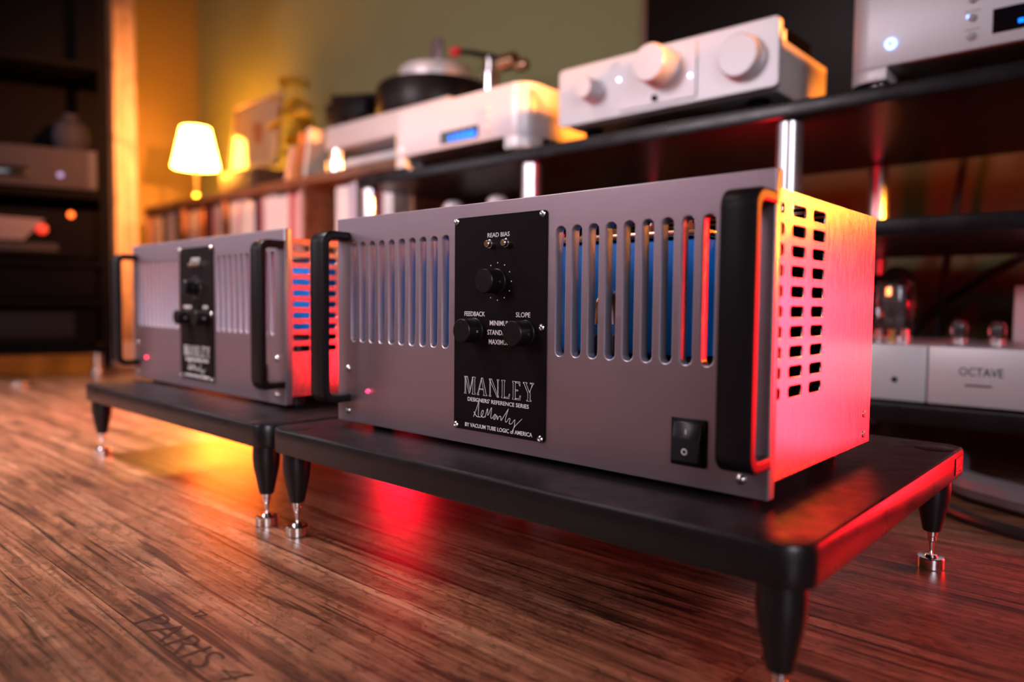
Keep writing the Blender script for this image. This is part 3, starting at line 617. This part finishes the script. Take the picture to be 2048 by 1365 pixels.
for x, z, rr, c in ((.02, .16, .045, (.62, .20, .10)), (.03, .135, .03, (.55, .12, .06)), (-.01, .185, .03, (.70, .30, .17))):
    obj('figure_patch', lathed([(rr, 0), (rr, .0003)], (x, .0034-.0003*rr*20, z), '-y', 24), mat(f'patch{rr}{x}', c, 0, .7), pi)
for a in ((-.195, -.181, .0, .306), (.181, .195, .0, .306)): obj('frame_bar', box(a[0], a[1], -.006, .014, a[2], a[3], bev=.002), fm, t)
for z in (.0, .292): obj('frame_bar', box(-.1808, .1808, -.006, .014, z, z+.014, bev=.002), fm, t)
obj('glass', box(-.1808, .1808, -.0035, -.002, .0142, .2918), mat('picture_glass', (1, 1, 1), 0, .02, trans=1., ior=1.5), t)
# trailing plant
t = thing('potted_plant', 'trailing leafy plant in a terracotta pot beside the picture', 'plant', (-1.87, 1.13, STZ))
obj('pot', lathed([(.045, 0), (.060, .085), (.066, .088), (.066, .105), (.058, .105), (.056, .092), (.001, .090)], seg=28), mat('terracotta', (.50, .20, .09), 0, .7), t)
leafm = vary(mat('amber_lit_leaf', (.60, .46, .05), 0, .5), amt=.35, nscale=20)  # orange lamp light put into the leaf colour as a yellow tone
lm = bpy.data.meshes.new('leaf'); lb = bmesh.new()
pts = [(0, 0, 0), (.018, .012, .004), (.026, .034, .002), (.018, .058, -.006), (0, .082, -.018), (-.018, .058, -.006), (-.026, .034, .002), (-.018, .012, .004)]
top = [lb.verts.new(p) for p in pts]; mid = [lb.verts.new((0, y, z)) for y, z in ((.034, -.006), (.060, -.012))]
for f in ((0, 1, 2, 8), (0, 8, 6, 7), (8, 2, 3, 9), (8, 9, 5, 6)): lb.faces.new([(top+mid)[i] for i in f])
lb.faces.new((mid[1], top[3], top[4])); lb.faces.new((mid[1], top[4], top[5]))
bmesh.ops.solidify(lb, geom=lb.faces[:], thickness=.0008); lb.to_mesh(lm); lb.free(); lm.materials.append(leafm)
stems = [[(0, 0, .09), (-.03, .0, .25), (-.06, -.01, .40), (-.10, -.02, .48)], [(0, 0, .09), (.02, -.01, .28), (.03, -.02, .42), (.06, -.03, .38)], [(0, 0, .09), (.06, -.02, .22), (.12, -.03, .28), (.16, -.04, .20)], [(0, 0, .09), (.05, .02, .20), (.10, .02, .16), (.13, .01, .06)], [(0, 0, .09), (-.05, -.02, .18), (-.08, -.04, .30), (-.04, -.05, .35)], [(0, 0, .09), (.02, -.05, .17), (.06, -.08, .12), (.09, -.09, .04)]]
for s in stems:
    sp = spline(s, 6); sm = obj('stem', tube_pts(bmesh.new(), sp, .0028, 6), leafm, t)
    for i in range(3, len(sp), 2):
        o = link('leaf', lm, None, sm); o.location = sp[i]; o.rotation_euler = (random.uniform(-.7, .5), random.uniform(-.6, .6), random.uniform(0, 2*PI)); o.scale = (random.uniform(.8, 1.25),)*3
# books and cards leaning at the right of the plant
for i, (x, hh, tl, cn, lab) in enumerate(((-1.70, .13, -.35, 'peach', 'peach small book leaning by the plant'), (-1.645, .17, -.28, 'orange', 'orange book leaning between a peach and a cream book'), (-1.585, .175, -.22, 'cream', 'tall cream book leaning beside the turntable'))):
    o = obj('book', box(0, .022, 0, .12, 0, hh, bev=.002, seg=1), MATS['sleeve_'+cn]); o.location = (x, .945, STZ+.0002+.022*math.sin(-tl)*0); o.rotation_euler = (0, -tl, 0); o.location.z = STZ+abs(.022*math.sin(tl))
    tag(o, lab, 'book', 'books leaning on the sideboard')

# turntable on the sideboard's right end
t = thing('turntable', 'massive silver turntable with black platter and two tonearms', 'turntable', (-1.08, 1.08, STZ))
obj('lower_plinth', box(-.235, .130, -.150, .17, .012, .036, bev=.004), m_silver, t)
feet(t, [(-.20, -.12), (.10, -.12), (-.2, .14), (.1, .14)], .024, 0, .0122, m_chrome)
for x, y in ((-.255, -.155), (.135, -.155), (-.255, .165), (.135, .165)):
    obj('tower_foot', lathed([(.036, 0 if x > 0 or True else 0), (.036, .030), (.024, .034), (.024, .066)], (x, y, 0), 'z', 28), m_chrome, t)
obj('plinth', box(-.292, .285, -.180, .205, .066, .140, bev=.006), m_silver, t)
pt = obj('platter', lathed([(.175, .141), (.180, .150), (.180, .236), (.175, .245), (.001, .245)], (.02, .01, 0), 'z', 56), m_black, t, 'black platter')
obj('inner_platter', lathed([(.112, .2452), (.115, .250), (.115, .290), (.111, .296), (.001, .297)], (.04, .0, 0), 'z', 56), m_silver_d, t, 'shiny silver inner platter')
obj('spindle', lathed([(.004, .2972), (.004, .308), (.001, .310)], (.04, .0, 0), 'z', 12), m_chrome, t)
obj('paddle', box(-.034, .018, .034, .052, .2972, .418, bev=.008, seg=3), mat('smoky_pink_metal', (.36, .26, .26), .6, .3), t)
a1 = obj('arm_board', box(.2, .42, -.08, .12, .141, .160, bev=.004), m_black, t)
tw = obj('arm_tower', lathed([(.026, .1602), (.026, .215), (.020, .222), (.020, .256)], (.33, -.06, 0), 'z', 28), m_chrome, t)
ar = obj('tonearm', tube_pts(bmesh.new(), [(.205, -.06, .304), (.26, -.06, .288), (.33, -.06, .262), (.40, -.06, .230)], [.007, .008, .009, .010], 12), m_black, t)
obj('headshell', lathed([(.006, 0), (.014, .006), (.014, .030), (.006, .036)], (.172, -.062, .306), 'x', 16), mat('red_headshell', (.75, .04, .04), 0, .35), ar)
obj('counterweight', lathed([(.018, 0), (.022, .004), (.022, .05), (.018, .055)], (.365, -.06, .236), 'x', 20), m_copper, ar)
obj('counterweight', lathed([(.012, 0), (.016, .004), (.016, .03), (.012, .034)], (.425, -.06, .216), 'x', 20), m_copper, ar)
obj('arm_board', box(-.385, -.17, -.12, .02, .180, .240, bev=.005), m_black, t)
obj('arm_tower', lathed([(.024, .1402), (.024, .172), (.020, .1798)], (-.275, -.08, 0), 'z', 24), m_copper, t)
obj('tonearm', tube_pts(bmesh.new(), [(-.375, -.09, .262), (-.30, -.08, .258), (-.17, -.04, .254)], [.016, .012, .008], 12), m_black, t)

# ------------------------------------------------------------------ dark rack at the far left
ang = math.radians(70)
LR = Matrix.Translation((-1.845, .414, 0)) @ Matrix.Rotation(ang, 4, 'Z')     # local x along the front to the right, y away from the viewer
def lr(name, label, cat, x, y, z): return thing(name, label, cat, LR @ Vector((x, y, z)), ang)
t = lr('dark_rack', 'dark component rack at the left edge beside the timber post', 'rack', 0, 0, 0)
for z in (.965, .565, .350, .228, .075): obj('shelf', box(-.62, .0, 0, .30, z, z+.018, bev=.002), m_dark, t)
for x in (-.61, -.012):
    for y in (.012, .288): obj('upright', box(x-.0118, x+.0118, y-.0118, y+.0118, .030, 1.40), m_dark, t)
for x in (-.58, -.04):
    for y in (.05, .25): obj('foot', lathed([(.022, 0), (.024, .003), (.024, .018), (.008, .020), (.008, .030), (.012, .0301), (.012, .0748)], (x, y, 0), 'z', 24), m_chrome, t)
obj('back_panel', box(-.598, -.024, .288, .297, .095, 1.40), m_dark, t)
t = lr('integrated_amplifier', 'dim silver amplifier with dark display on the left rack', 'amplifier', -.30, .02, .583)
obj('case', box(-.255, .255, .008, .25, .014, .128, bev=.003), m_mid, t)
obj('front_panel', box(-.268, .268, -.004, .008, .010, .132, bev=.003), vary(mat('shaded_silver', (.026, .023, .028), .0, .7, spec=.0), amt=.03), t)  # silver darkened in its colour to stand for the rack's shade
obj('end_cap', box(.245, .2685, -.007, -.004, .012, .130, bev=.001), mat('shaded_end_cap', (.045, .04, .046), 0, .7, spec=0), t)  # same shade put into the end cap's colour
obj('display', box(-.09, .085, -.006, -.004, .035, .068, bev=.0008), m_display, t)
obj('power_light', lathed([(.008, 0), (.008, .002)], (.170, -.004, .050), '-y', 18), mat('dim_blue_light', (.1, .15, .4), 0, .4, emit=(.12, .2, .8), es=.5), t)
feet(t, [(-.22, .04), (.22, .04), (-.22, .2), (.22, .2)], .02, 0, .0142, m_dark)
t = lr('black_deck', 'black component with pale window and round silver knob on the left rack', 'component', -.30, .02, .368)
obj('case', box(-.26, .26, 0, .25, .010, .158, bev=.004), m_dark, t)
pw = bmesh.new(); q = [pw.verts.new((x, -.001, z)) for x, z in ((-.045, .060), (.070, .060), (.125, .125), (-.075, .132))]; pw.faces.new(q); bmesh.ops.solidify(pw, geom=pw.faces[:], thickness=-.002)
obj('window', pw, mat('pale_window', (.22, .17, .165), 0, .6, spec=.1), t, 'pale tapering window')  # pale tone lowered in its colour for the rack's shade
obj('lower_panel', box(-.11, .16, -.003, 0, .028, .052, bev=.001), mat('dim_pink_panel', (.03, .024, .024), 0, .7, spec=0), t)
obj('knob', lathed([(.030, 0), (.030, .020), (.026, .025), (.001, .026)], (-.105, 0, .098), '-y', 28), m_silver, t)
obj('knob', lathed([(.032, 0), (.032, .012), (.028, .016), (.001, .017)], (-.052, -.0035, .095), '-y', 28), m_cap, t)
obj('red_knob', lathed([(.016, 0), (.016, .012), (.001, .014)], (.118, 0, .095), '-y', 20), mat('red_plastic', (.5, .03, .01), 0, .35), t)
obj('orange_lamp', lathed([(.009, 0), (.009, .003)], (.196, 0, .144), '-y', 16), mat('orange_glow', (.8, .2, .02), 0, .4, emit=(1, .16, .01), es=1.5), t)
feet(t, [(-.22, .04), (.22, .04), (-.22, .2), (.22, .2)], .02, 0, .0102, m_dark)
t = lr('black_component', 'black component with two small knobs on the left rack', 'amplifier', -.30, .02, .246)
obj('case', box(-.26, .26, 0, .25, .006, .098, bev=.003), m_dark, t)
for x in (-.165, -.105): obj('knob', lathed([(.011, 0), (.011, .014), (.009, .016)], (x, 0, .036), '-y', 18), m_screw, t)
feet(t, [(-.22, .04), (.22, .04), (-.22, .2), (.22, .2)], .02, 0, .0062, m_dark)
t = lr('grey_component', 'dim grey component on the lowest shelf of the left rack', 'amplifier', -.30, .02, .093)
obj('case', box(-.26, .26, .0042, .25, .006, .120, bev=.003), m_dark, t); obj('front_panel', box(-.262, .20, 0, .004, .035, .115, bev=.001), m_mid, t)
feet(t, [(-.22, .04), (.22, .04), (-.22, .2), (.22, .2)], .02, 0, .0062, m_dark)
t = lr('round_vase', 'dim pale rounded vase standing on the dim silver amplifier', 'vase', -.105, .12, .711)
obj('body', lathed([(.028, 0), (.045, .02), (.054, .06), (.046, .095), (.022, .115), (.022, .130), (.018, .130), (.016, .112), (.001, .110)], seg=28), mat('shaded_lilac_glaze', (.014, .014, .022), 0, .6, spec=.05), t)  # pale glaze coloured nearly black to stand for the rack's shade
t = obj('spike_disc', lathed([(.026, 0), (.028, .003), (.028, .014), (.026, .016), (.001, .016)], seg=28), m_chrome); t.location = (-1.73, .135, 0)
tag(t, 'small round steel disc lying on the floor at the far left', 'disc')
